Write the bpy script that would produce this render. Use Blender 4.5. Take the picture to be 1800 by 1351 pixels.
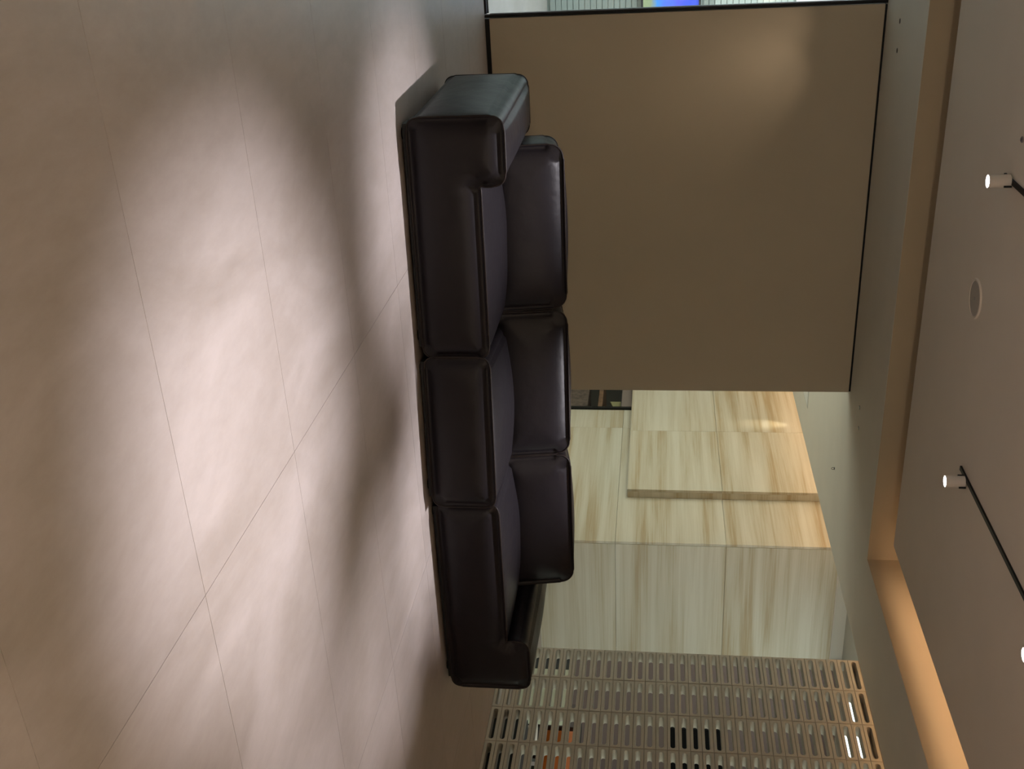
import bpy, bmesh, math, random
from mathutils import Vector, Matrix
from mathutils.geometry import delaunay_2d_cdt

for o in list(bpy.data.objects):
    bpy.data.objects.remove(o)
C = bpy.data.collections.new('scene'); bpy.context.scene.collection.children.link(C)
R = math.radians

# ------------------------------------------------------------------ camera
F_PX = 1881.1
yaw, pitch, roll = R(25.97), R(7.715), R(0.507)
cy, sy, cp, sp = math.cos(yaw), math.sin(yaw), math.cos(pitch), math.sin(pitch)
fw = Vector((sy*cp, cy*cp, -sp)); rt = Vector((cy, -sy, 0)); up = rt.cross(fw)
r2 = math.cos(roll)*rt + math.sin(roll)*up
u2 = -math.sin(roll)*rt + math.cos(roll)*up
cam = bpy.data.cameras.new('camera'); camo = bpy.data.objects.new('camera', cam); C.objects.link(camo)
# the photograph was taken upright and stored on its side: its right edge is up
mx, my, mz = u2, -r2, -fw
camo.matrix_world = Matrix(((mx.x, my.x, mz.x, 0), (mx.y, my.y, mz.y, 0), (mx.z, my.z, mz.z, 1.2), (0, 0, 0, 1)))
cam.sensor_fit = 'HORIZONTAL'; cam.sensor_width = 36; cam.lens = 36*F_PX/1800
cam.clip_start = 0.05; cam.clip_end = 200
bpy.context.scene.camera = camo

# ------------------------------------------------------------------ world, lights, exposure
sc = bpy.context.scene
sc.view_settings.view_transform = 'Standard'; sc.view_settings.look = 'None'
sc.view_settings.exposure = 0.0; sc.view_settings.gamma = 1.0
sc.view_settings.use_curve_mapping = False
W = bpy.data.worlds.new('sky'); sc.world = W; W.use_nodes = True
bg = W.node_tree.nodes['Background']; bg.inputs[0].default_value = (0.80, 0.93, 0.95, 1); bg.inputs[1].default_value = 3.5

def lamp(name, kind, loc, energy, color, **k):
    l = bpy.data.lights.new(name, kind); l.energy = energy; l.color = color
    for a, b in k.items(): setattr(l, a, b)
    o = bpy.data.objects.new(name, l); o.location = loc; C.objects.link(o)
    return o
def aim(o, target):
    d = Vector(target) - o.location
    o.rotation_euler = d.to_track_quat('-Z', 'Y').to_euler()

SPOT = (1.0, 0.95, 1.0)
SPOTS = []   # filled by the ceiling spotlights further down: (x, y, target, watts, cone degrees)
TRACK_X = (1.385, 2.935)
spot_list = [
    (0, 4.98, (1.42, 5.00, 0), 390, 46), (0, 2.62, (1.52, 2.72, 0), 550, 48),
    (1, 4.97, (3.00, 5.00, 0), 390, 46), (1, 3.62, (3.12, 3.85, 0), 230, 38), (1, 2.45, (2.98, 2.66, 0), 190, 42),
    (0, 3.80, (1.50, 3.95, 0), 40, 46),
]
# upward area lights added unseen behind the camera, ambient fill via the ceiling
for (x, y, e_) in ((-2.0, -1.6, 180), (2.2, -1.8, 180)):
    a = lamp('ambient_fill', 'AREA', (x, y, 1.8), e_, (1.0, 0.90, 0.77), shape='DISK', size=0.9)
    a.rotation_euler = (math.pi, 0, 0)

# ------------------------------------------------------------------ materials
def mat(name):
    m = bpy.data.materials.new(name); m.use_nodes = True
    nt = m.node_tree; b = nt.nodes['Principled BSDF']
    return m, nt, b
def col(c): return (c[0], c[1], c[2], 1)
def plain(name, c, rough=0.6, metal=0.0, spec=0.5, noise=0.0, nscale=8.0, bump=0.0, bscale=150.0):
    m, nt, b = mat(name)
    b.inputs['Base Color'].default_value = col(c); b.inputs['Roughness'].default_value = rough
    b.inputs['Metallic'].default_value = metal; b.inputs['Specular IOR Level'].default_value = spec
    if noise or bump:
        tc = nt.nodes.new('ShaderNodeTexCoord')
    if noise:
        n = nt.nodes.new('ShaderNodeTexNoise'); n.inputs['Scale'].default_value = nscale; n.inputs['Detail'].default_value = 5
        nt.links.new(tc.outputs['Object'], n.inputs['Vector'])
        r = nt.nodes.new('ShaderNodeMapRange'); r.inputs[1].default_value = 0.3; r.inputs[2].default_value = 0.7
        r.inputs[3].default_value = 1-noise; r.inputs[4].default_value = 1+noise
        nt.links.new(n.outputs['Fac'], r.inputs[0])
        mm = nt.nodes.new('ShaderNodeVectorMath'); mm.operation = 'SCALE'; mm.inputs[0].default_value = c
        nt.links.new(r.outputs[0], mm.inputs['Scale']); nt.links.new(mm.outputs[0], b.inputs['Base Color'])
    if bump:
        n2 = nt.nodes.new('ShaderNodeTexNoise'); n2.inputs['Scale'].default_value = bscale; n2.inputs['Detail'].default_value = 3
        nt.links.new(tc.outputs['Object'], n2.inputs['Vector'])
        bp = nt.nodes.new('ShaderNodeBump'); bp.inputs['Strength'].default_value = bump; bp.inputs['Distance'].default_value = 0.004
        nt.links.new(n2.outputs['Fac'], bp.inputs['Height']); nt.links.new(bp.outputs[0], b.inputs['Normal'])
    return m
def emit(name, c, s):
    m, nt, b = mat(name)
    b.inputs['Base Color'].default_value = (0, 0, 0, 1)
    b.inputs['Emission Color'].default_value = col(c); b.inputs['Emission Strength'].default_value = s
    return m

def floor_mat():
    m, nt, b = mat('floor_tile_stone')
    N = nt.nodes.new; L = nt.links.new
    g = N('ShaderNodeNewGeometry'); oi = N('ShaderNodeObjectInfo')
    mp = N('ShaderNodeMapping'); mp.inputs['Scale'].default_value = (2.2, 0.9, 1)
    L(g.outputs['Position'], mp.inputs['Vector'])
    n = N('ShaderNodeTexNoise'); n.inputs['Scale'].default_value = 1.1; n.inputs['Detail'].default_value = 8; n.inputs['Roughness'].default_value = 0.62
    n.inputs['Distortion'].default_value = 0.6
    L(mp.outputs[0], n.inputs['Vector'])
    n2 = N('ShaderNodeTexNoise'); n2.inputs['Scale'].default_value = 9; n2.inputs['Detail'].default_value = 7; n2.inputs['Roughness'].default_value = 0.7
    L(mp.outputs[0], n2.inputs['Vector'])
    mx = N('ShaderNodeMath'); mx.operation = 'MULTIPLY_ADD'; mx.inputs[1].default_value = 0.35; L(n2.outputs['Fac'], mx.inputs[0]); L(n.outputs['Fac'], mx.inputs[2])
    r = N('ShaderNodeValToRGB')
    r.color_ramp.elements[0].position = 0.50; r.color_ramp.elements[0].color = (0.302, 0.259, 0.231, 1)
    r.color_ramp.elements[1].position = 0.84; r.color_ramp.elements[1].color = (0.392, 0.345, 0.325, 1)
    L(mx.outputs[0], r.inputs[0])
    mr = N('ShaderNodeMapRange'); mr.inputs[3].default_value = 0.97; mr.inputs[4].default_value = 1.03
    L(oi.outputs['Random'], mr.inputs[0])
    vm = N('ShaderNodeVectorMath'); vm.operation = 'SCALE'; L(r.outputs[0], vm.inputs[0]); L(mr.outputs[0], vm.inputs['Scale'])
    L(vm.outputs[0], b.inputs['Base Color'])
    rr = N('ShaderNodeMapRange'); rr.inputs[1].default_value = 0.35; rr.inputs[2].default_value = 0.75
    rr.inputs[3].default_value = 0.40; rr.inputs[4].default_value = 0.52
    L(n.outputs['Fac'], rr.inputs[0]); L(rr.outputs[0], b.inputs['Roughness'])
    bp = N('ShaderNodeBump'); bp.inputs['Strength'].default_value = 0.10; bp.inputs['Distance'].default_value = 0.004
    L(n2.outputs['Fac'], bp.inputs['Height']); L(bp.outputs[0], b.inputs['Normal'])
    b.inputs['Specular IOR Level'].default_value = 0.5
    return m

def travertine():
    m, nt, b = mat('travertine')
    N = nt.nodes.new; L = nt.links.new
    tc = N('ShaderNodeTexCoord'); oi = N('ShaderNodeObjectInfo')
    sc_ = N('ShaderNodeVectorMath'); sc_.operation = 'SCALE'; sc_.inputs[0].default_value = (7.3, 3.1, 11.7); L(oi.outputs['Random'], sc_.inputs['Scale'])
    ad = N('ShaderNodeVectorMath'); L(tc.outputs['Object'], ad.inputs[0]); L(sc_.outputs[0], ad.inputs[1])
    mp = N('ShaderNodeMapping'); mp.inputs['Scale'].default_value = (0.28, 0.28, 7.0); L(ad.outputs[0], mp.inputs['Vector'])
    n = N('ShaderNodeTexNoise'); n.inputs['Scale'].default_value = 1.0; n.inputs['Detail'].default_value = 6; n.inputs['Roughness'].default_value = 0.55; n.inputs['Distortion'].default_value = 0.25
    L(mp.outputs[0], n.inputs['Vector'])
    mp2 = N('ShaderNodeMapping'); mp2.inputs['Scale'].default_value = (0.9, 0.9, 60.0); L(ad.outputs[0], mp2.inputs['Vector'])
    n2 = N('ShaderNodeTexNoise'); n2.inputs['Scale'].default_value = 1.0; n2.inputs['Detail'].default_value = 6; n2.inputs['Roughness'].default_value = 0.7; n2.inputs['Distortion'].default_value = 0.5
    L(mp2.outputs[0], n2.inputs['Vector'])
    a = N('ShaderNodeMath'); a.operation = 'MULTIPLY_ADD'; a.inputs[1].default_value = 0.4; L(n2.outputs['Fac'], a.inputs[0]); L(n.outputs['Fac'], a.inputs[2])
    r = N('ShaderNodeValToRGB'); e = r.color_ramp.elements
    e[0].position = 0.53; e[0].color = (0.36, 0.285, 0.17, 1)
    e[1].position = 0.84; e[1].color = (0.53, 0.505, 0.415, 1)
    k = e.new(0.68); k.color = (0.46, 0.425, 0.325, 1)
    L(a.outputs[0], r.inputs[0]); L(r.outputs[0], b.inputs['Base Color'])
    b.inputs['Roughness'].default_value = 0.42; b.inputs['Specular IOR Level'].default_value = 0.35
    return m

def leather(name, c, rough=0.36):
    m, nt, b = mat(name)
    N = nt.nodes.new; L = nt.links.new
    b.inputs['Base Color'].default_value = col(c); b.inputs['Specular IOR Level'].default_value = 0.20
    tc = N('ShaderNodeTexCoord')
    v = N('ShaderNodeTexVoronoi'); v.inputs['Scale'].default_value = 420; L(tc.outputs['Object'], v.inputs['Vector'])
    n = N('ShaderNodeTexNoise'); n.inputs['Scale'].default_value = 5; n.inputs['Detail'].default_value = 4; L(tc.outputs['Object'], n.inputs['Vector'])
    mr = N('ShaderNodeMapRange'); mr.inputs[3].default_value = rough-0.05; mr.inputs[4].default_value = rough+0.07
    L(n.outputs['Fac'], mr.inputs[0]); L(mr.outputs[0], b.inputs['Roughness'])
    b1 = N('ShaderNodeBump'); b1.inputs['Strength'].default_value = 0.12; b1.inputs['Distance'].default_value = 0.0008
    L(v.outputs['Distance'], b1.inputs['Height'])
    b2 = N('ShaderNodeBump'); b2.inputs['Strength'].default_value = 0.22; b2.inputs['Distance'].default_value = 0.03
    L(n.outputs['Fac'], b2.inputs['Height']); L(b1.outputs[0], b2.inputs['Normal']); L(b2.outputs[0], b.inputs['Normal'])
    return m

M_FLOOR = floor_mat()
M_SUB = plain('screed', (0.10, 0.085, 0.075), 0.9)
M_STONE = travertine()
M_LEATHER = leather('dark_brown_leather', (0.0120, 0.0102, 0.0125), 0.40)
M_PIPING = leather('piping_leather', (0.018, 0.013, 0.012), 0.45)
M_BASE = plain('black_base', (0.006, 0.006, 0.006), 0.6)
M_CEIL = plain('ceiling_paint', (0.66, 0.58, 0.48), 0.75, noise=0.02, nscale=3)
M_SOFFIT = plain('soffit_paint', (0.66, 0.62, 0.53), 0.75, noise=0.02, nscale=3)
M_COVE = plain('cove_paint', (0.46, 0.37, 0.25), 0.7)
M_PART = plain('partition_panel', (0.48, 0.415, 0.315), 0.5, spec=0.3, noise=0.03, nscale=1.5, bump=0.02, bscale=400)
M_BLACK = plain('black_metal', (0.006, 0.006, 0.006), 0.5, spec=0.25)
M_BRONZE = plain('dark_grey_metal', (0.06, 0.06, 0.07), 0.35, metal=0.8)
M_BLOCK = plain('breeze_block_clay', (0.415, 0.375, 0.305), 0.8, noise=0.06, nscale=4, bump=0.05)
M_GREYWALL = plain('grey_plaster', (0.52, 0.50, 0.44), 0.8)
M_PINK = plain('taupe_plaster', (0.15, 0.11, 0.097), 0.8)
M_WHITE = plain('white_lamp_housing', (0.62, 0.56, 0.50), 0.5)
M_LENS = emit('lamp_lens', (0.95, 0.93, 1.0), 14)
M_LED = emit('warm_led_strip', (1.0, 0.68, 0.43), 21)
M_PANEL = emit('white_light_panel', (0.86, 0.97, 0.93), 3.0)

# ------------------------------------------------------------------ helpers
def link(name, me, m, parent=None):
    o = bpy.data.objects.new(name, me); C.objects.link(o)
    if m is not None and not me.materials: me.materials.append(m)
    if parent is not None: o.parent = parent
    return o
def from_bm(name, bm, m, parent=None, smooth=False):
    me = bpy.data.meshes.new(name); bm.normal_update(); bm.to_mesh(me); bm.free()
    if smooth:
        for p in me.polygons: p.use_smooth = True
    return link(name, me, m, parent)
def box_bm(bm, x0, x1, y0, y1, z0, z1, bevel=0.0):
    r = bmesh.ops.create_cube(bm, size=1)
    vs = r['verts']
    for v in vs:
        v.co = Vector(((x0+x1)/2+v.co.x*(x1-x0), (y0+y1)/2+v.co.y*(y1-y0), (z0+z1)/2+v.co.z*(z1-z0)))
    if bevel:
        es = list({e for v in vs for e in v.link_edges})
        bmesh.ops.bevel(bm, geom=es, offset=bevel, segments=1, affect='EDGES', clamp_overlap=True)
def box(name, x0, x1, y0, y1, z0, z1, m, parent=None, bevel=0.0):
    bm = bmesh.new(); box_bm(bm, x0, x1, y0, y1, z0, z1, bevel)
    return from_bm(name, bm, m, parent)
def struct(o, label=None):
    o['kind'] = 'structure'
    if label: o['label'] = label
    return o
def tag(o, label, cat, group=None):
    o['label'] = label; o['category'] = cat
    if group: o['group'] = group
    return o
def empty(name, loc, rz=0.0):
    o = bpy.data.objects.new(name, None); o.location = loc; o.rotation_euler = (0, 0, rz); o.empty_display_size = 0.1
    C.objects.link(o); return o
def cyl_bm(bm, c, r, z0, z1, seg=24, r2_=None):
    r2_ = r if r2_ is None else r2_
    bmesh.ops.create_cone(bm, cap_ends=True, segments=seg, radius1=r, radius2=r2_, depth=z1-z0,
                          matrix=Matrix.Translation((c[0], c[1], (z0+z1)/2)))
def tube_bm(bm, pts, r, seg=6, closed=True):
    n = len(pts); rings = []
    for i, p in enumerate(pts):
        a = pts[(i-1) % n] if (closed or i > 0) else p
        b = pts[(i+1) % n] if (closed or i < n-1) else p
        t = (b-a).normalized()
        ref = Vector((0, 1, 0)) if abs(t.y) < 0.9 else Vector((1, 0, 0))
        u = t.cross(ref).normalized(); v = t.cross(u).normalized()
        rings.append([bm.verts.new(p + r*(math.cos(2*math.pi*k/seg)*u + math.sin(2*math.pi*k/seg)*v)) for k in range(seg)])
    m = n if closed else n-1
    for i in range(m):
        A, B = rings[i], rings[(i+1) % n]
        for k in range(seg):
            bm.faces.new((A[k], A[(k+1) % seg], B[(k+1) % seg], B[k]))

# ------------------------------------------------------------------ floor: slab with separate large tiles
ZS = 2.681           # soffit underside
ZM = 2.781           # main ceiling underside
floor = struct(box('floor', -5.2, 10.4, -4.2, 14.2, -0.12, -0.0035, M_SUB))
TX, TY = 1.5685, 0.7835
bm = bmesh.new(); box_bm(bm, 0.0008, TX-0.0008, 0.0008, TY-0.0008, -0.003, 0.0, 0.0)
tile_me = bpy.data.meshes.new('tile'); bm.to_mesh(tile_me); bm.free(); tile_me.materials.append(M_FLOOR)
nt_ = 0
for i in range(-3, 5):
    for j in range(-7, 16):
        x = 1.719+(i)*TX; y = 1.4335+(j)*TY
        if y < -4.2 or y > 12.9: continue
        if x < 0.4 and y > 7.0 and x+TX < 0.9: continue
        o = bpy.data.objects.new('tile', tile_me); o.location = (x, y, 0); C.objects.link(o); o.parent = floor
        nt_ += 1

# ------------------------------------------------------------------ walls, partition
XF = 5.345           # far edge of the soffit
YP = 7.66
# back part and side walls out of frame close the room
struct(box('wall_back', -5.2, 5.9, -4.3, -4.15, 0, 3.2, M_GREYWALL))
struct(box('wall_left', -5.3, -5.15, -4.3, 7.8, 0, 3.2, M_GREYWALL))
struct(box('wall_right', 5.6, 5.69, -4.15, 3.955, 0, 3.12, M_BLOCK))

part = struct(empty('wall_partition', (0.95, YP, 0)), 'tall taupe partition wall behind the leather sofa')
def pbox(n, x0, x1, y0, y1, z0, z1, m, p=part, bevel=0):
    o = box(n, x0-0.95, x1-0.95, y0-YP, y1-YP, z0, z1, m, p, bevel); return o
pbox('panel', 0.926, 3.772, YP, YP+0.12, 0.03, ZS-0.014, M_PART, bevel=0.002)
pbox('plinth', 0.93, 3.768, YP-0.003, YP+0.115, 0.0, 0.03, M_BLACK)
pbox('shadow_gap', 0.93, 3.768, YP+0.004, YP+0.115, ZS-0.014, ZS, M_BLACK)

# glazing left of the partition
win = struct(empty('window_1', (0.9, YP, 0)))
def wbox(n, x0, x1, y0, y1, z0, z1, m, p=win, bevel=0):
    return box(n, x0-0.9, x1-0.9, y0-YP, y1-YP, z0, z1, m, p, bevel)
post = wbox('frame_post', 0.903, 0.921, YP-0.01, YP+0.06, 0.0, ZS, M_BLACK, bevel=0.002)
wbox('frame_trim', 0.896, 0.9025, YP-0.004, YP+0.05, 0.035, ZS-0.02, M_BRONZE)
wbox('bottom_rail', -5.15, 0.896, YP+0.0, YP+0.008, 0.0, 0.008, M_BLACK)
wbox('bottom_track', -5.15, 0.896, YP+0.008, YP+0.05, 0.0, 0.014, M_BRONZE)
wbox('bottom_stop', -5.15, 0.896, YP+0.05, YP+0.06, 0.0, 0.022, M_BLACK)
wbox('top_rail', -5.15, 0.896, YP, YP+0.06, ZS-0.02, ZS, M_BLACK)
for i in range(1, 4):
    wbox('frame_post', 0.9-1.5*i-0.02, 0.9-1.5*i+0.02, YP, YP+0.06, 0.022, ZS-0.02, M_BLACK)
gm, nt, b = mat('window_glass')
b.inputs['Base Color'].default_value = (0.93, 0.97, 0.96, 1); b.inputs['Roughness'].default_value = 0.0
b.inputs['Transmission Weight'].default_value = 1.0; b.inputs['IOR'].default_value = 1.45
b.inputs['Specular IOR Level'].default_value = 0.4
for i in range(4):
    x1 = 0.894-1.5*i - (0.022 if i else 0); x0 = max(-5.12, 0.9-1.5*(i+1)+0.022)
    if x1-x0 > 0.1:
        wbox('pane', x0, x1, YP+0.026, YP+0.034, 0.016, ZS-0.02, gm)

# ------------------------------------------------------------------ outside the glazing
M_PAVE = plain('pale_paving', (0.66, 0.66, 0.65), 0.7, noise=0.05, nscale=2)
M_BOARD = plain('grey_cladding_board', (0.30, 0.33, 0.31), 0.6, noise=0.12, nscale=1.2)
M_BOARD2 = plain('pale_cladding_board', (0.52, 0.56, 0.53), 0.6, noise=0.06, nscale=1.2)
pv = struct(box('ground_outside', -9, 1.98, YP+0.10, 12.0, -0.12, -0.02, plain('paving_bed', (0.3, 0.3, 0.3), 0.9)))
bm = bmesh.new(); box_bm(bm, 0.003, 0.897, 0.003, 0.597, -0.02, -0.001)
pme = bpy.data.meshes.new('paver'); bm.to_mesh(pme); bm.free(); pme.materials.append(M_PAVE)
for i in range(7):
    for j in range(7):
        o = bpy.data.objects.new('paver', pme); o.location = (1.98-0.9*(i+1), 7.78+0.6*j, 0); C.objects.link(o); o.parent = pv
ext = struct(empty('wall_outside', (0, 12.0, 0)), 'boarded wall of the building across the paving')
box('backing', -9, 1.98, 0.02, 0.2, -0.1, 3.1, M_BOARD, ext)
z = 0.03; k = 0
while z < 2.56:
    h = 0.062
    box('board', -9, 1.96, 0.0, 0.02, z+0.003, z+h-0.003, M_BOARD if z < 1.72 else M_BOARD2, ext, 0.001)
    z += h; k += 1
clm = emit('lit_window_band', (0.93, 1.0, 1.0), 1.3)
box('lit_window', -9, 1.96, 0.0, 0.02, 2.60, 2.97, clm, ext)
box('fascia', -9, 1.96, -0.05, 0.02, 2.98, 3.10, plain('blue_grey_fascia', (0.03, 0.04, 0.09), 0.5), ext)
# poster
pm, nt, b = mat('poster_print')
N = nt.nodes.new; L = nt.links.new
tc = N('ShaderNodeTexCoord'); n = N('ShaderNodeTexNoise'); n.inputs['Scale'].default_value = 6; L(tc.outputs['Object'], n.inputs['Vector'])
sx = N('ShaderNodeSeparateXYZ'); L(tc.outputs['Object'], sx.inputs[0])
rr = N('ShaderNodeMapRange'); rr.inputs[1].default_value = 1.0; rr.inputs[2].default_value = 1.62; L(sx.outputs['Z'], rr.inputs[0])
md = N('ShaderNodeMath'); md.operation = 'MULTIPLY_ADD'; md.inputs[1].default_value = 0.35; L(n.outputs['Fac'], md.inputs[0]); L(rr.outputs[0], md.inputs[2])
rp = N('ShaderNodeValToRGB'); e = rp.color_ramp.elements
e[0].position = 0.1; e[0].color = (0.35, 0.42, 0.22, 1); e[1].position = 1.1; e[1].color = (0.05, 0.10, 0.75, 1)
q = e.new(0.35); q.color = (0.28, 0.33, 0.20, 1); q = e.new(0.46); q.color = (0.05, 0.28, 0.80, 1); q = e.new(0.8); q.color = (0.10, 0.12, 0.85, 1)
L(md.outputs[0], rp.inputs[0]); L(rp.outputs[0], b.inputs['Base Color'])
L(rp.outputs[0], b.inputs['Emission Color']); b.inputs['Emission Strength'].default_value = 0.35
po = box('poster', 0.95, 1.9, 11.965, 11.975, 1.02, 1.60, pm)
tag(po, 'blue and green poster on the boarded wall outside the glazing', 'poster')
for (x0, x1, z0, z1) in ((0.93, 1.92, 1.60, 1.62), (0.93, 1.92, 1.00, 1.02), (0.93, 0.95, 1.02, 1.60), (1.90, 1.92, 1.02, 1.60)):
    box('frame', x0, x1, 11.955, 11.98, z0, z1, M_BRONZE, po)

# ------------------------------------------------------------------ ceilings
cs = struct(box('ceiling_slab', -5.3, 10.5, -4.3, 7.8, 3.12, 3.25, M_GREYWALL))
struct(box('ceiling_slab_rear', 1.98, 10.5, 7.8, 14.3, 3.12, 3.25, M_GREYWALL))
YS, XS = 6.508, 4.52
sof = struct(empty('ceiling_soffit', (0, 0, ZS)))
def sbox(n, x0, x1, y0, y1, m=M_SOFFIT, z0=0, z1=0.36): return box(n, x0, x1, y0, y1, z0, z1, m, sof)
# ring of lowered ceiling round the raised centre; one L-shaped underside so no joint shows
bm = bmesh.new()
outl = [(-5.15, YS), (XS, YS), (XS, -4.15), (XF, -4.15), (XF, 13.9), (1.98, 13.9), (1.98, YP+0.14), (-5.15, YP+0.14)]
bot = [bm.verts.new((x, y, 0)) for x, y in outl]; top = [bm.verts.new((x, y, 0.30)) for x, y in outl]
bm.faces.new(bot[::-1]); bm.faces.new(top)
for i in range(len(outl)):
    j = (i+1) % len(outl); bm.faces.new((bot[i], bot[j], top[j], top[i]))
bmesh.ops.recalc_face_normals(bm, faces=bm.faces)
from_bm('underside', bm, M_SOFFIT, sof)
# cove upstands facing the raised centre
box('cove_face', XS-0.004, XS, -4.15, YS-0.004, 0.0015, 0.30, M_COVE, sof)
box('cove_face', -5.15, XS-0.004, YS-0.004, YS, 0.0015, 0.30, M_COVE, sof)
box('upstand', -5.15, XS, YS+0.01, YS+0.05, 0.30, 0.435, M_SOFFIT, sof)
box('upstand', XS+0.01, XS+0.05, -4.15, YS, 0.30, 0.435, M_SOFFIT, sof)
MX, MY = 4.215, 6.238
# unseen boards added on the raised ceiling to confine the LED light
box('cove_light_shield', MX-0.10, MX-0.09, -3.9, MY-0.09, 0.131, 0.435, M_CEIL, sof)
box('cove_light_shield', -4.9, MX-0.10, MY-0.10, MY-0.09, 0.131, 0.435, M_CEIL, sof)
ceil = struct(box('ceiling', -4.9, MX, -3.9, MY, ZM, ZM+0.03, M_CEIL))
# warm LED in the cove over the right hand edge of the raised ceiling
led = box('led_strip', MX-0.078, MX-0.062, -3.6, MY-0.07, ZM+0.0305, ZM+0.052, M_LED)
tag(led, 'warm LED strip hidden in the cove right of the raised ceiling', 'light strip')
led2 = box('led_strip', XF-0.08, XF-0.02, 3.9, 13.8, ZS+0.302, ZS+0.318, emit('warm_led_strip_bright', (1.0, 0.62, 0.33), 34))
tag(led2, 'warm LED strip on top of the soffit edge facing the stone wall', 'light strip')

# small round recessed spots in the soffit, in pairs
def mini(x, y, label, grp, w, tgt, cone=70):
    t = empty('recessed_spotlight', (x, y, ZS)); tag(t, label, 'ceiling light', grp)
    bm = bmesh.new(); cyl_bm(bm, (0, 0), 0.016, -0.0012, 0.0, 20); from_bm('trim_ring', bm, M_BLACK, t)
    bm = bmesh.new(); cyl_bm(bm, (0, 0), 0.011, -0.0018, -0.0012, 16); from_bm('lens', bm, plain('dark_lens', (0.03, 0.03, 0.07), 0.1), t)
    if w:
        l = lamp('spot_bulb', 'SPOT', (x, y, ZS-0.01), w, (1.0, 0.80, 0.60), spot_size=R(cone), spot_blend=1.0, shadow_soft_size=0.012)
        aim(l, tgt)
mini(0.981, 7.233, 'tiny dark recessed spot in the soffit, nearest the glass wall', 'recessed spots', 10, (1.15, 7.66, 1.15), 60)
mini(1.158, 7.228, 'tiny dark recessed spot in the soffit, second from the glass wall', 'recessed spots', 10, (1.6, 7.66, 1.15), 60)
mini(3.705, 7.271, 'tiny dark recessed spot by the open end of the partition', 'recessed spots', 0, None)
mini(3.859, 7.238, 'tiny dark recessed spot just beyond the open end of the partition', 'recessed spots', 0, None)
t = empty('wall_washer', (5.80, 11.35, 3.12)); tag(t, 'small warm wall washer above the projecting stone bay, hidden by the soffit', 'ceiling light')
bm = bmesh.new(); cyl_bm(bm, (0, 0), 0.03, -0.05, 0, 20); from_bm('housing', bm, M_WHITE, t)
bm = bmesh.new(); cyl_bm(bm, (0, 0), 0.022, -0.052, -0.05, 20); from_bm('lens', bm, M_BRONZE, t)
l = lamp('spot_bulb', 'SPOT', (5.80, 11.35, 3.05), 26, (1.0, 0.86, 0.66), spot_size=R(26), spot_blend=1.0, shadow_soft_size=0.02); aim(l, (6.02, 11.35, 2.48))
# fixing by the far edge and the access panel
t = empty('ceiling_hook', (4.662, 8.02, ZS)); tag(t, 'tiny metal ceiling hook near the soffit edge, in front of stone wall', 'hook')
bm = bmesh.new(); cyl_bm(bm, (0, 0), 0.012, -0.003, 0, 16); from_bm('plate', bm, M_BRONZE, t)
bm = bmesh.new(); tube_bm(bm, [Vector((0.009*math.cos(a), 0, -0.014+0.011*math.sin(a))) for a in [i*math.pi/8 for i in range(16)]], 0.002); from_bm('ring', bm, M_BRONZE, t, True)
t = empty('access_panel', (4.3, 9.9, ZS)); tag(t, 'pale ceiling access panel beyond the partition end', 'ceiling panel')
box('panel_frame', -0.5, 0.66, -0.2, 0.9, -0.003, 0, M_GREYWALL, t)
box('panel_door', -0.48, 0.64, -0.18, 0.88, -0.006, -0.003, plain('white_panel', (0.7, 0.69, 0.64), 0.6), t)

# round loudspeaker grille flush in the raised ceiling
t = empty('ceiling_speaker', (2.06, 5.26, ZM)); tag(t, 'round flush white speaker grille in the raised ceiling above sofa', 'speaker')
bm = bmesh.new()
bmesh.ops.create_cone(bm, cap_ends=False, segments=48, radius1=0.100, radius2=0.104, depth=0.008, matrix=Matrix.Translation((0, 0, -0.004)))
ring_o = [e for e in bm.edges if abs(e.verts[0].co.z+0.008) < 1e-4 and abs(e.verts[1].co.z+0.008) < 1e-4]
r_ = bmesh.ops.extrude_edge_only(bm, edges=ring_o)
for v in [g for g in r_['geom'] if isinstance(g, bmesh.types.BMVert)]: v.co.x *= 0.9; v.co.y *= 0.9
inner = [e for e in bm.edges if e.is_boundary and abs(e.verts[0].co.z+0.008) < 1e-4]
r_ = bmesh.ops.extrude_edge_only(bm, edges=inner)
for v in [g for g in r_['geom'] if isinstance(g, bmesh.types.BMVert)]: v.co.z = -0.002; v.co.x *= .985; v.co.y *= .985
from_bm('rim', bm, M_CEIL, t)
bm = bmesh.new(); cyl_bm(bm, (0, 0), 0.0895, -0.0045, -0.001, 48); from_bm('grille', bm, plain('grille_mesh', (0.42, 0.37, 0.31), 0.7, bump=0.5, bscale=900), t)
bm = bmesh.new(); cyl_bm(bm, (0, 0), 0.008, -0.007, -0.0045, 16); from_bm('centre_badge', bm, plain('grey_badge', (0.26, 0.24, 0.22), 0.6), t)
t = empty('sensor', (1.186, 4.935, ZM)); tag(t, 'tiny grey ceiling sensor beside the left spotlight track', 'sensor')
M_SG = plain('sensor_grey', (0.22, 0.20, 0.20), 0.6)
bm = bmesh.new(); cyl_bm(bm, (0, 0), 0.014, -0.004, 0, 20); from_bm('rim', bm, M_SG, t)
bm = bmesh.new(); cyl_bm(bm, (0, 0), 0.008, -0.008, -0.004, 16, 0.004); from_bm('dome', bm, M_SG, t)

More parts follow.
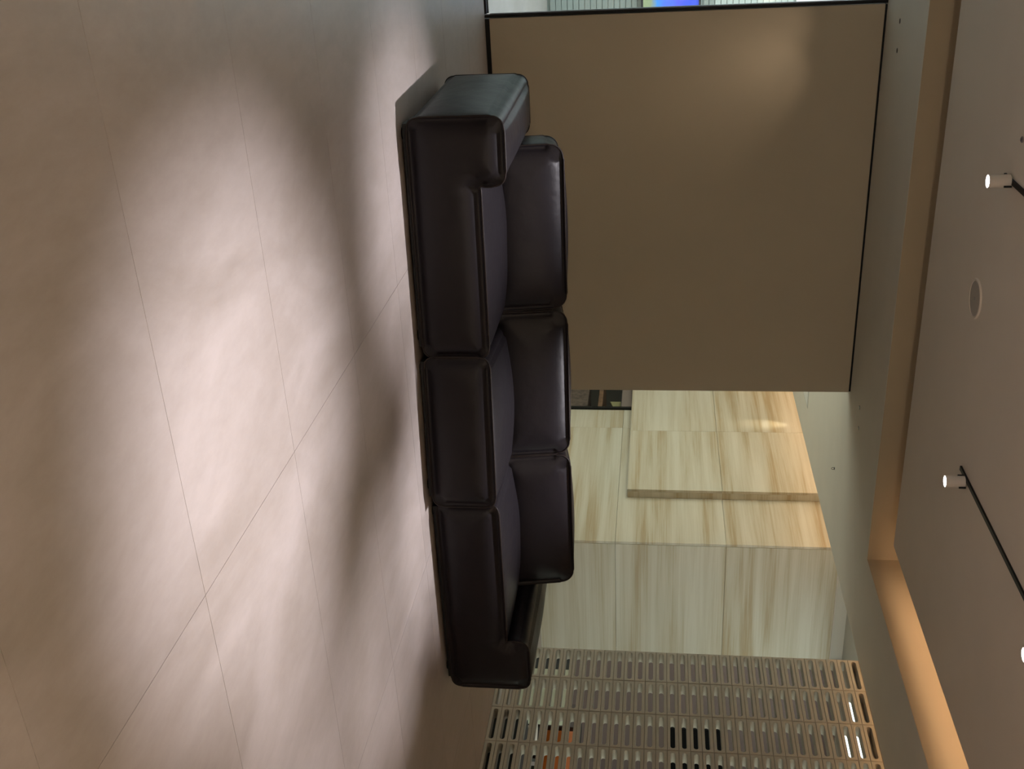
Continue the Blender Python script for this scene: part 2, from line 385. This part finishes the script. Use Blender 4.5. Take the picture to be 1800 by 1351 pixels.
# ------------------------------------------------------------------ spotlight tracks
for ti, x in enumerate(TRACK_X):
    t = empty('spotlight_track', (x, 5.075, ZM))
    tag(t, ('slim black spotlight track on the raised ceiling, %s one' % ('left' if ti == 0 else 'right')), 'track', 'spotlight tracks')
    box('rail', -0.011, 0.011, -6.6, 0.0, -0.010, 0, M_BLACK, t)
    box('end_cap', -0.012, 0.012, 0.0, 0.006, -0.011, 0, M_BRONZE, t)
spot_labels = ['small white cylinder spotlight at the far end of left track', 'white cylinder spotlight on left track above the big floor pool',
    'small white cylinder spotlight at the far end of right track', 'white cylinder spotlight on right track at the photo edge',
    'white cylinder spotlight on right track nearest the camera', 'white cylinder spotlight in the middle of left track']
for i, (ti, y, tgt, w, cone) in enumerate(spot_list):
    x = TRACK_X[ti]+(0.018 if ti else -0.002)
    t = empty('cylinder_spotlight', (x, y, ZM-0.010)); tag(t, spot_labels[i], 'spotlight', 'cylinder spotlights')
    bm = bmesh.new(); cyl_bm(bm, (0, 0), 0.030, -0.098, 0.0-0.002, 32)
    # open lower end: recess the cap
    f = min(bm.faces, key=lambda f: f.calc_center_median().z)
    r_ = bmesh.ops.inset_region(bm, faces=[f], thickness=0.003)
    for v in f.verts: v.co.z += 0.010
    from_bm('housing', bm, M_WHITE, t, False)
    bm = bmesh.new(); cyl_bm(bm, (0, 0), 0.0262, -0.0975, -0.0955, 32); from_bm('lens', bm, M_LENS, t)
    box('bracket', 0.014, 0.022, -0.034, -0.029, -0.034, 0.0, M_BLACK, t)
    box('bracket', -0.022, -0.014, 0.029, 0.034, -0.030, 0.0, M_BLACK, t)
    l = lamp('spot_bulb', 'SPOT', (x, y, ZM-0.125), w, SPOT, spot_size=R(cone), spot_blend=1.0, shadow_soft_size=0.022)
    aim(l, tgt)

# ------------------------------------------------------------------ stone wall
XSt, YSt = 6.123, 9.0
stone = struct(empty('wall_stone', (XSt, YSt, 0)), 'travertine clad wall corner behind sofa and block screen')
def stone_box(name, x0, x1, y0, y1, z0, z1, m=M_STONE, bevel=0.0015):
    return box(name, x0-XSt, x1-XSt, y0-YSt, y1-YSt, z0, z1, m, stone, bevel)
stone_box('core', XSt+0.03, 7.50, YSt+0.05, 11.86, 0, 3.12, M_GREYWALL, 0)
stone_box('core', XSt+0.03, 7.50, 11.86, 14.0, 0.93, 3.12, M_GREYWALL, 0)
zs = [0.0, 0.797, 1.893, 2.985]
g = 0.0012
for a, b_ in zip(zs, zs[1:]):
    if a == 0:
        ys = [(YSt, 11.408), (11.408, 11.875)]
    else:
        ys = [(YSt, 11.408), (11.408, 11.875)]
    for (y0, y1) in ys:
        zz1 = b_
        if y1 > 12 and a < 0.8: zz0 = 0.9
        else: zz0 = a
        stone_box('stone_panel', XSt, XSt+0.028, y0+g, y1-g, zz0+g, zz1-g)
    xs = [(XSt+0.0295, 7.55)]
    for (x0, x1) in xs:
        stone_box('stone_panel', x0, x1, YSt, YSt+0.045, a+g, b_-g)
stone_box('stone_panel', XSt, XSt+0.028, 11.876, 14.0, 0.901, 2.985-g)
stone_box('stone_panel', XSt, XSt+0.028, YSt+g, 14.0, 2.985+g, 3.12-g)
stone_box('top_trim', XSt+0.0295, 7.55, YSt-0.002, YSt+0.045, 2.985, 2.992, M_WHITE)
stone_box('upper_wall', XSt+0.0295, 10.0, YSt+0.046, YSt+0.05, 2.99, 3.12, M_GREYWALL, 0)
# projecting slab bay
XB, YB = 6.019, 9.835
bay = [(YB, 11.155), (11.155, 12.7), (12.7, 14.0)]
for (y0, y1) in bay:
    for (z0, z1) in ((0.90, 1.893), (1.893, 2.95), (2.95, 3.12)):
        stone_box('stone_panel', XB, XB+0.03, y0+g, y1-g, z0+g, z1-g)
for (z0, z1) in ((0.90, 1.893), (1.893, 2.95), (2.95, 3.12)):
    stone_box('return_panel', XB+0.031, XSt-0.001, YB+g, YB+0.03, z0+g, z1-g)
stone_box('bay_underside', XB+0.004, XSt-0.001, YB+0.004, 14.0, 0.894, 0.90, M_STONE, 0)
# dark niche under the bay with a framed edge
stone_box('niche_frame', XSt-0.03, XSt+0.03, 11.877, 11.915, 0, 0.893, M_BLACK)
M_DARK = plain('dark_cabinet_lacquer', (0.02, 0.018, 0.014), 0.3)
stone_box('niche_back', 6.75, 6.80, 11.92, 14.0, 0, 0.89, M_DARK, 0)
nz = lambda n, l, c, x0, x1, y0, y1, z0, z1, m: tag(box(n, x0, x1, y0, y1, z0, z1, m, None, 0.002), l, c)
nz('wooden_shelf', 'brown wooden shelf in the dark niche beyond the partition', 'shelf', 6.22, 6.75, 11.94, 13.2, 0.455, 0.51, plain('brown_wood', (0.16, 0.09, 0.05), 0.5, noise=0.3, nscale=14))
nz('brown_chest', 'low brown chest at the bottom of the dark niche', 'chest', 6.25, 6.7, 11.94, 12.9, 0, 0.32, plain('worn_wood', (0.10, 0.075, 0.06), 0.5, noise=0.5, nscale=18))
tk = nz('taupe_cabinet', 'taupe cabinet side at the top of the dark niche', 'cabinet', 6.14, 6.5, 11.95, 12.6, 0.76, 0.888, plain('taupe_laminate', (0.19, 0.15, 0.13), 0.5))
box('shelf_edge', 6.13, 6.14, 11.95, 12.6, 0.752, 0.76, M_BRONZE, tk)
# pale olive wedge standing in for a lit underside above the shelf
bm = bmesh.new()
P = [(6.3, 11.96, 0.748), (6.3, 12.45, 0.748), (6.3, 12.45, 0.60)]
a_ = [bm.verts.new(p) for p in P]; b__ = [bm.verts.new((p[0]+0.02, p[1], p[2])) for p in P]
bm.faces.new(a_); bm.faces.new(b__[::-1])
for i in range(3): bm.faces.new((a_[i], a_[(i+1) % 3], b__[(i+1) % 3], b__[i]))
bmesh.ops.recalc_face_normals(bm, faces=bm.faces)
tag(from_bm('lit_underside_wedge', bm, plain('lit_underside_olive', (0.27, 0.26, 0.13), 0.6)), 'pale olive wedge standing in for a lit underside in the dark niche', 'board')
t = bmesh.new(); bmesh.ops.create_cone(t, cap_ends=True, segments=16, radius1=0.05, radius2=0.012, depth=0.12, matrix=Matrix.Translation((6.35, 12.12, 0.561)) @ Matrix.Rotation(R(-90), 4, 'X'))
tag(from_bm('pink_cone', t, plain('pink_gloss', (0.42, 0.17, 0.17), 0.4), None, True), 'small pink cone in the dark niche', 'ornament')

# ------------------------------------------------------------------ room beyond the block screen
struct(box('wall_far', 7.55, 10.4, 9.0, 9.1, 0, 3.12, M_PINK))
struct(box('wall_east', 10.3, 10.4, -4.15, 9.0, 0, 3.12, M_PINK))
struct(box('wall_rear', 1.98, 7.5, 14.0, 14.15, 0, 3.12, M_GREYWALL))
struct(box('wall_side', 1.84, 1.98, YP+0.12, 14.15, 0, 3.12, M_GREYWALL))
lp = empty('light_panel', (7.87, 7.62, 3.12)); tag(lp, 'bright white ceiling light panel glimpsed through the upper screen slots', 'ceiling light')
box('panel_frame', -0.62, 0.62, -0.86, 0.86, -0.02, 0, M_WHITE, lp)
box('diffuser', -0.58, 0.58, -0.82, 0.82, -0.024, -0.02, M_PANEL, lp)
lp2 = empty('light_panel', (7.75, 4.6, 3.12)); tag(lp2, 'white ceiling light panel in the room behind the screen, nearer the camera', 'ceiling light')
box('panel_frame', -0.62, 0.62, -0.86, 0.86, -0.02, 0, M_WHITE, lp2)
box('diffuser', -0.58, 0.58, -0.82, 0.82, -0.024, -0.02, M_PANEL, lp2)
w2 = struct(empty('hall_fill_panel', (1.985, 10.6, 1.4)), 'glowing panel added unseen behind the partition to light the stone wall')  # added emissive panel, out of view, brightens the stone wall
box('frame', 0, 0.03, -2.2, 2.2, -1.2, 1.2, M_BLACK, w2)
box('pane', 0.03, 0.04, -2.15, 2.15, -1.15, 1.15, emit('hall_fill_glow', (0.93, 1.0, 0.86), 3.5), w2)
w3 = struct(empty('east_fill_panel', (10.29, 1.5, 1.45)), 'unseen glowing panel added to light the block screen slots from behind')  # added emissive panel, never in view, lights the insides of the slots
box('frame', -0.03, 0, -2.9, 2.9, -1.25, 1.25, M_BLACK, w3)
box('pane', -0.04, -0.03, -2.85, 2.85, -1.2, 1.2, emit('east_fill_glow', (0.93, 1.0, 0.84), 4.3), w3)
# things glimpsed through the slots
tv = empty('wall_screen', (9.04, 8.99, 1.35)); tag(tv, 'black wall display on the taupe wall behind the block screen', 'display')
box('housing', -0.55, 0.75, -0.03, 0.005, 0.0, 0.64, M_BLACK, tv, 0.004)
box('display_glass', -0.53, 0.73, -0.034, -0.03, 0.02, 0.62, plain('display_glass', (0.004, 0.004, 0.004), 0.8, spec=0.1), tv)
pl = empty('low_bench', (5.95, 5.2, 0)); tag(pl, 'long black low bench behind the foot of the block screen', 'bench')
box('bench_top', -0.17, 0.17, -1.2, 1.05, 0.19, 0.235, M_BLACK, pl, 0.004)
box('bench_body', -0.15, 0.15, -1.18, 1.03, 0.0, 0.19, M_BASE, pl)
gb = empty('green_cabinet', (6.6, 7.03, 0)); tag(gb, 'low pale green cabinet seen through the lower slots beside the stone wall', 'cabinet')
box('carcass', -0.28, -0.10, -0.22, 0.26, 0.06, 0.50, plain('sage_lacquer', (0.36, 0.37, 0.26), 0.5), gb, 0.003)
box('door', -0.298, -0.28, -0.21, 0.015, 0.075, 0.485, plain('sage_front', (0.38, 0.39, 0.28), 0.5), gb, 0.002)
box('door', -0.298, -0.28, 0.025, 0.25, 0.075, 0.485, plain('sage_front', (0.38, 0.39, 0.28), 0.5), gb, 0.002)
box('plinth', -0.26, -0.12, -0.20, 0.24, 0, 0.06, M_BLACK, gb)
ob = empty('orange_crate', (7.15, 7.02, 0)); tag(ob, 'orange crate glimpsed through the lower slots of the screen', 'crate')
M_OR = plain('orange_plastic', (0.50, 0.125, 0.006), 0.45)
box('crate_side', -0.18, -0.165, -0.24, 0.22, 0.22, 0.50, M_OR, ob); box('crate_side', 0.165, 0.18, -0.24, 0.22, 0.22, 0.50, M_OR, ob)
box('crate_end', -0.165, 0.165, -0.24, -0.225, 0.22, 0.50, M_OR, ob); box('crate_end', -0.165, 0.165, 0.205, 0.22, 0.22, 0.50, M_OR, ob)
box('crate_base', -0.165, 0.165, -0.225, 0.205, 0.22, 0.235, M_OR, ob)
tr = empty('dark_stand', (7.15, 7.02, 0)); tag(tr, 'dark brown stand carrying the orange crate', 'stand')
box('top_board', -0.22, 0.22, -0.3, 0.28, 0.19, 0.22, M_DARK, tr)
for sx_ in (-0.19, 0.19):
    for sy_ in (-0.26, 0.24): box('leg', sx_-0.02, sx_+0.02, sy_-0.02, sy_+0.02, 0, 0.19, M_DARK, tr)
tg = box('dark_case', 7.0, 7.3, 7.32, 7.62, 0.0, 0.50, plain('oxblood_case', (0.035, 0.012, 0.008), 0.4), None, 0.004)
tag(tg, 'dark oxblood case standing beside the orange crate', 'case')
box('lid', 6.995, 7.305, 7.315, 7.625, 0.50, 0.53, M_BLACK, tg)
bc = box('black_case', 6.35, 6.75, 7.31, 7.50, 0.0, 0.46, M_BLACK, None, 0.004)
tag(bc, 'upright black case between green cabinet and stone wall, seen through lower slots', 'case')
box('handle', 6.5, 6.6, 7.38, 7.43, 0.46, 0.475, M_BRONZE, bc)
# white column lamp / stool
ws = empty('white_stool', (6.20, 6.4, 0)); tag(ws, 'white round stool behind the screen, low by the green cabinet', 'stool')
M_W2 = plain('white_gloss', (0.75, 0.72, 0.66), 0.4)
bm = bmesh.new(); cyl_bm(bm, (0, 0), 0.13, 0.24, 0.27, 28); from_bm('seat', bm, M_W2, ws)
bm = bmesh.new(); cyl_bm(bm, (0, 0), 0.10, 0.0, 0.24, 28, 0.05); from_bm('base', bm, M_W2, ws, True)

# ------------------------------------------------------------------ breeze block screen
XW = 5.60; YW1 = 6.722; BW = 0.3455; BH = 0.0808; BD = 0.092; NCOL = 8; NROW = 35
scr = empty('block_screen', (XW, YW1, 0))
tag(scr, 'tall tan screen wall of stacked slotted breeze blocks right of the sofa', 'screen wall')
def block_mesh():
    bm = bmesh.new()
    w, h, sw, sh, c = BW-0.0016, BH-0.0016, 0.302, 0.035, 0.004
    def stad(x, e=0.0):
        pts = []; r = sh/2+e; hw = sw/2-sh/2
        for s, cx_ in ((1, hw), (-1, -hw)):
            for k in range(7):
                a = -math.pi/2+math.pi*k/6
                pts.append((x, s*(hw+r*math.cos(a)), s*r*math.sin(a)))
        return [bm.verts.new(p) for p in pts]
    def rect(x, e=0.0):
        pts = [(x, w/2-e, -h/2+e), (x, w/2-e, h/2-e), (x, -w/2+e, h/2-e), (x, -w/2+e, -h/2+e)]
        return [bm.verts.new(p) for p in pts]
    R0 = rect(0, c); R1 = rect(c, 0); R2 = rect(BD-c, 0); R3 = rect(BD, c)
    S0 = stad(0, 0.0015); S1 = stad(0.0015, 0); S2 = stad(BD-0.0015, 0); S3 = stad(BD, 0.0015)
    def loop(A, B):
        n = len(A)
        for i in range(n): bm.faces.new((A[i], A[(i+1) % n], B[(i+1) % n], B[i]))
    loop(R0, R1); loop(R1, R2); loop(R2, R3); loop(S1, S0); loop(S2, S1); loop(S3, S2)
    def cap(Rr, S, flip):
        # S order: right end bottom->top (0..6), left end top->bottom (7..13)
        fs = [[Rr[0], Rr[1]]+S[6::-1], [Rr[1], Rr[2], S[7], S[6]], [Rr[2], Rr[3]]+S[13:6:-1], [Rr[3], Rr[0], S[0], S[13]]]
        for f in fs: bm.faces.new(f[::-1] if flip else f)
    cap(R0, S0, True); cap(R3, S3, False)
    bmesh.ops.recalc_face_normals(bm, faces=bm.faces)
    me = bpy.data.meshes.new('block'); bm.to_mesh(me); bm.free(); me.materials.append(M_BLOCK)
    return me
bme = block_mesh()
rnd = random.Random(4)
for i in range(NCOL):
    for j in range(NROW):
        o = bpy.data.objects.new('block', bme)
        o.location = (rnd.uniform(-0.0008, 0.0008), -BW*(i+0.5), BH*(j+0.5)); C.objects.link(o); o.parent = scr
bm = bmesh.new()
for j in range(NROW+1): box_bm(bm, 0.006, BD-0.006, -BW*NCOL, 0, BH*j-0.0012, BH*j+0.0012)
for i in range(1, NCOL): box_bm(bm, 0.006, BD-0.006, -BW*i-0.0012, -BW*i+0.0012, 0, BH*NROW)
mo = from_bm('mortar', bm, plain('mortar', (0.05, 0.035, 0.02), 0.9), scr); mo['kind'] = 'stuff'
box('top_course', 0, BD, -BW*NCOL, 0, BH*NROW, 3.12, M_BLOCK, scr)
box('backing_board', BD+0.004, BD+0.02, -BW*NCOL, 0, 2.672, 3.12, M_BLOCK, scr)

# ------------------------------------------------------------------ sofa
def contour(poly, radii, step=0.014):
    """closed outline in x,z with rounded corners: points, outward normals, crown weight, edge index"""
    n = len(poly); arcs = []
    for i in range(n):
        p = Vector(poly[i]); a = (Vector(poly[i-1])-p).normalized(); b = (Vector(poly[(i+1) % n])-p).normalized()
        ang = a.angle(b); r = radii[i]; t = r/math.tan(ang/2)
        arcs.append((p, a, b, r, t, ang))
    pts = []; nor = []; wt = []; eid = []
    for i in range(n):
        p, a, b, r, t, ang = arcs[i]
        s = p+a*t; e = p+b*t; bis = (a+b).normalized(); c = p+bis*(r/math.sin(ang/2))
        k = max(3, int(r*(math.pi-ang)/0.008))
        v0 = (s-c).normalized(); v1 = (e-c).normalized()
        cross = a.x*b.y-a.y*b.x
        convex = cross < 0
        for q in range(k+1):
            f = q/k; th = (math.pi-ang)*f
            rot = th if convex else -th
            v = Vector((v0.x*math.cos(rot)-v0.y*math.sin(rot), v0.x*math.sin(rot)+v0.y*math.cos(rot)))
            pts.append(c+v*r); nor.append(v if convex else -v); wt.append(0.0); eid.append(-1)
        # straight edge to next corner
        p2, a2, b2, r2_, t2, _ = arcs[(i+1) % n]
        e2 = p2+a2*t2; L_ = (e2-e).length; m = max(1, int(L_/step)); d = (e2-e).normalized()
        nn = Vector((-d.y, d.x))
        for q in range(1, m):
            f = q/m; pts.append(e.lerp(e2, f)); nor.append(nn); wt.append(math.sin(math.pi*f)**0.9); eid.append(i)
    return pts, nor, wt, eid

def puff_block(name, poly, radii, depth, front, crowns, parent, crease=None, back=0.01, mat_=M_LEATHER, fall=0.035, band=0.026, wave=0.0, seed=0):
    rn = random.Random(seed)
    pts, nor, wt, eid = contour(poly, radii)
    n = len(pts)
    bm = bmesh.new()
    # boxing
    ts = [0, .006, .015, .03, .05, .08, .12, .17, .23, .3, .38, .46, .54, .62, .7, .77, .83, .88, .92, .95, .97, .985, .994, 1]
    rings = []
    ph = [rn.uniform(0, 6) for _ in range(4)]
    for t in ts:
        prof = (1-abs(2*t-1)**3.0)
        edge = min(t, 1-t)*depth
        base = 0.006*(1-math.exp(-edge/0.012))
        ring = []
        for i in range(n):
            cr = crowns[eid[i]] if eid[i] >= 0 else 0
            d = cr*wt[i]*prof + base
            if wave and eid[i] >= 0:
                d += wave*prof*wt[i]*(math.sin(9*t+ph[0]+7*pts[i].x)*0.5+math.sin(15*pts[i].x+5*t+ph[1]+11*pts[i].y)*0.5)
            q = pts[i]+nor[i]*d
            ring.append(bm.verts.new((q.x, t*depth, q.y)))
        rings.append(ring)
    for A, B in zip(rings, rings[1:]):
        for i in range(n):
            bm.faces.new((A[i], A[(i+1) % n], B[(i+1) % n], B[i]))
    # caps
    def sdf(x, z):
        best = 9
        for i in range(n):
            a = pts[i]; b = pts[(i+1) % n]; ex = b.x-a.x; ey = b.y-a.y; l2 = ex*ex+ey*ey
            if l2 < 1e-12: continue
            t = max(0, min(1, ((x-a.x)*ex+(z-a.y)*ey)/l2))
            dx = x-a.x-ex*t; dz = z-a.y-ey*t; dd = dx*dx+dz*dz
            if dd < best: best = dd
        return math.sqrt(best)
    def inside(x, z):
        c = False
        for i in range(n):
            a = pts[i]; b = pts[(i+1) % n]
            if (a.y > z) != (b.y > z) and x < (b.x-a.x)*(z-a.y)/(b.y-a.y)+a.x: c = not c
        return c
    xs = [p.x for p in pts]; zs_ = [p.y for p in pts]
    V = [Vector((p.x, p.y)) for p in pts]
    E_ = [(i, (i+1) % n) for i in range(n)]
    offs = (0.004, 0.009, 0.014, 0.020, 0.026, 0.032, 0.040, 0.050, 0.060)
    for off in offs:
        for i in range(0, n, 1 if off < 0.02 else 2):
            q = pts[i]-nor[i]*off
            if inside(q.x, q.y) and abs(sdf(q.x, q.y)-off) < 0.0012: V.append(Vector((q.x, q.y)))
    st = 0.022 if crease is None else 0.014
    x = min(xs)+st
    while x < max(xs):
        zz = min(zs_)+st
        while zz < max(zs_):
            if inside(x, zz) and sdf(x, zz) > 0.066: V.append(Vector((x, zz)))
            zz += st
        x += st
    for (yy, amp, sgn) in ((0.0, front, -1), (depth, back, 1)):
        vo, eo, fo, *_ = delaunay_2d_cdt(V, E_, [], 1, 1e-5)
        vs = []
        for v in vo:
            d = sdf(v.x, v.y)
            if d < 1e-4: h = 0.0
            else:
                dd = max(0.0, d-band)
                h = amp*(1-math.exp(-(dd/fall)**1.1)) - 0.009*math.exp(-((d-band*0.5)/(band*0.4))**2)*(1 if sgn < 0 else 0)
                if crease and sgn < 0:
                    cx_, z0, z1 = crease
                    if v.y < z1+0.03:
                        f = max(0, min(1, (v.y-z0)/(z1-z0)))
                        h -= 0.022*f*f*math.exp(-((v.x-cx_-0.012*(1-f))/(0.012+0.02*(1-f)))**2)
            vs.append(bm.verts.new((v.x, yy+sgn*h, v.y)))
        for f in fo:
            try: bm.faces.new([vs[k] for k in f])
            except ValueError: pass
    bmesh.ops.recalc_face_normals(bm, faces=bm.faces)
    o = from_bm(name, bm, mat_, parent, True)
    # piping front and back
    for yy in (0.0, depth):
        bm = bmesh.new(); tube_bm(bm, [Vector((p.x+v.x*0.002, yy, p.y+v.y*0.002)) for p, v in zip(pts, nor)], 0.0046, 6)
        from_bm('piping', bm, M_PIPING, o, True)
    return o

sofa = empty('sofa', (2.6, 4.8, 0)); tag(sofa, 'long low dark brown leather three-seat sofa on the tiled floor', 'sofa')
def frame(name, x, y, rz_deg, z=0.035, tilt=0.0):
    o = bpy.data.objects.new(name, None)
    return Matrix.Translation((x-2.6, y-4.8, z)) @ Matrix.Rotation(R(rz_deg), 4, 'Z') @ Matrix.Rotation(R(tilt), 4, 'X')
ZF = 0.335      # seat front height above module underside
ZA = 0.458      # arm height
D1 = 0.97
# contours run clockwise seen from the front (x right, z up)
SH1 = Matrix(((1, -0.075, 0, 0), (0, 1, 0, 0), (0, 0, 1, 0), (0, 0, 0, 1)))   # the section is slightly wedge shaped in plan
m1 = frame('a', 1.014, 4.885, -3.7)
p1 = [(0, 0), (0, ZA), (0.325, ZA), (0.325, ZF), (1.185, ZF), (1.185, 0)]
s1 = puff_block('seat_section', p1, (0.05, 0.055, 0.055, 0.004, 0.045, 0.045), 1.0, 0.032, [0.022, 0.020, 0.004, 0.035, 0.004, 0.0], sofa, crease=(0.33, 0.17, ZF), wave=0.004, seed=1)
s1.matrix_local = m1
for o in [s1]+list(s1.children): o.data.transform(SH1)
s1['label'] = 'left end section with armrest'
m2 = frame('b', 2.19, 4.80, -6.6)
p2 = [(0, 0), (0, ZF), (0.825, ZF), (0.825, 0)]
s2 = puff_block('seat_section', p2, (0.045,)*4, D1, 0.032, [0.004, 0.035, 0.004, 0.0], sofa, seed=2)
s2.matrix_local = m2; s2['label'] = 'middle section without armrest'
m3 = frame('c', 3.030, 4.765, -0.8)
p3 = [(0, 0), (0, ZF), (0.90, ZF), (0.90, ZA), (1.235, ZA), (1.235, 0)]
s3 = puff_block('seat_section', p3, (0.045, 0.045, 0.004, 0.055, 0.055, 0.05), D1, 0.032, [0.004, 0.035, 0.004, 0.018, 0.018, 0.0], sofa, crease=(0.895, 0.17, ZF), wave=0.003, seed=3)
s3.matrix_local = m3; s3['label'] = 'right end section with armrest'
# back cushions, leaning back
for (x, y, w, rz, lab, sd) in ((1.285, 5.40, 0.885, -3.7, 'left back cushion', 5), (2.178, 5.335, 0.845, -6.0, 'middle back cushion', 6), (3.035, 5.25, 0.87, -1.5, 'right back cushion', 7)):
    pb = [(0, 0), (0, 0.40), (w, 0.40), (w, 0)]
    c_ = puff_block('back_cushion', pb, (0.04, 0.07, 0.07, 0.04), 0.27, 0.035, [0.006, 0.020, 0.006, 0.0], sofa, seed=sd, fall=0.055)
    c_.matrix_local = frame('x', x, y+0.012, rz, 0.315, -10.5)
    c_['label'] = lab
# black recessed base and feet
for (x, y, rz, w) in ((1.014, 4.885, -3.7, 1.185), (2.19, 4.80, -6.6, 0.825), (3.030, 4.765, -0.8, 1.235)):
    bb = box('base_frame', 0.03, w-0.05, 0.02, D1-0.04, -0.023, -0.001, M_BASE, sofa); bb.matrix_local = frame('x', x, y, rz)
    for fx in (0.08, w-0.10):
        for fy in (0.07, D1-0.09):
            bm = bmesh.new(); cyl_bm(bm, (fx, fy), 0.03, -0.035, -0.023, 16)
            f_ = from_bm('foot', bm, M_BASE, sofa); f_.matrix_local = frame('x', x, y, rz)
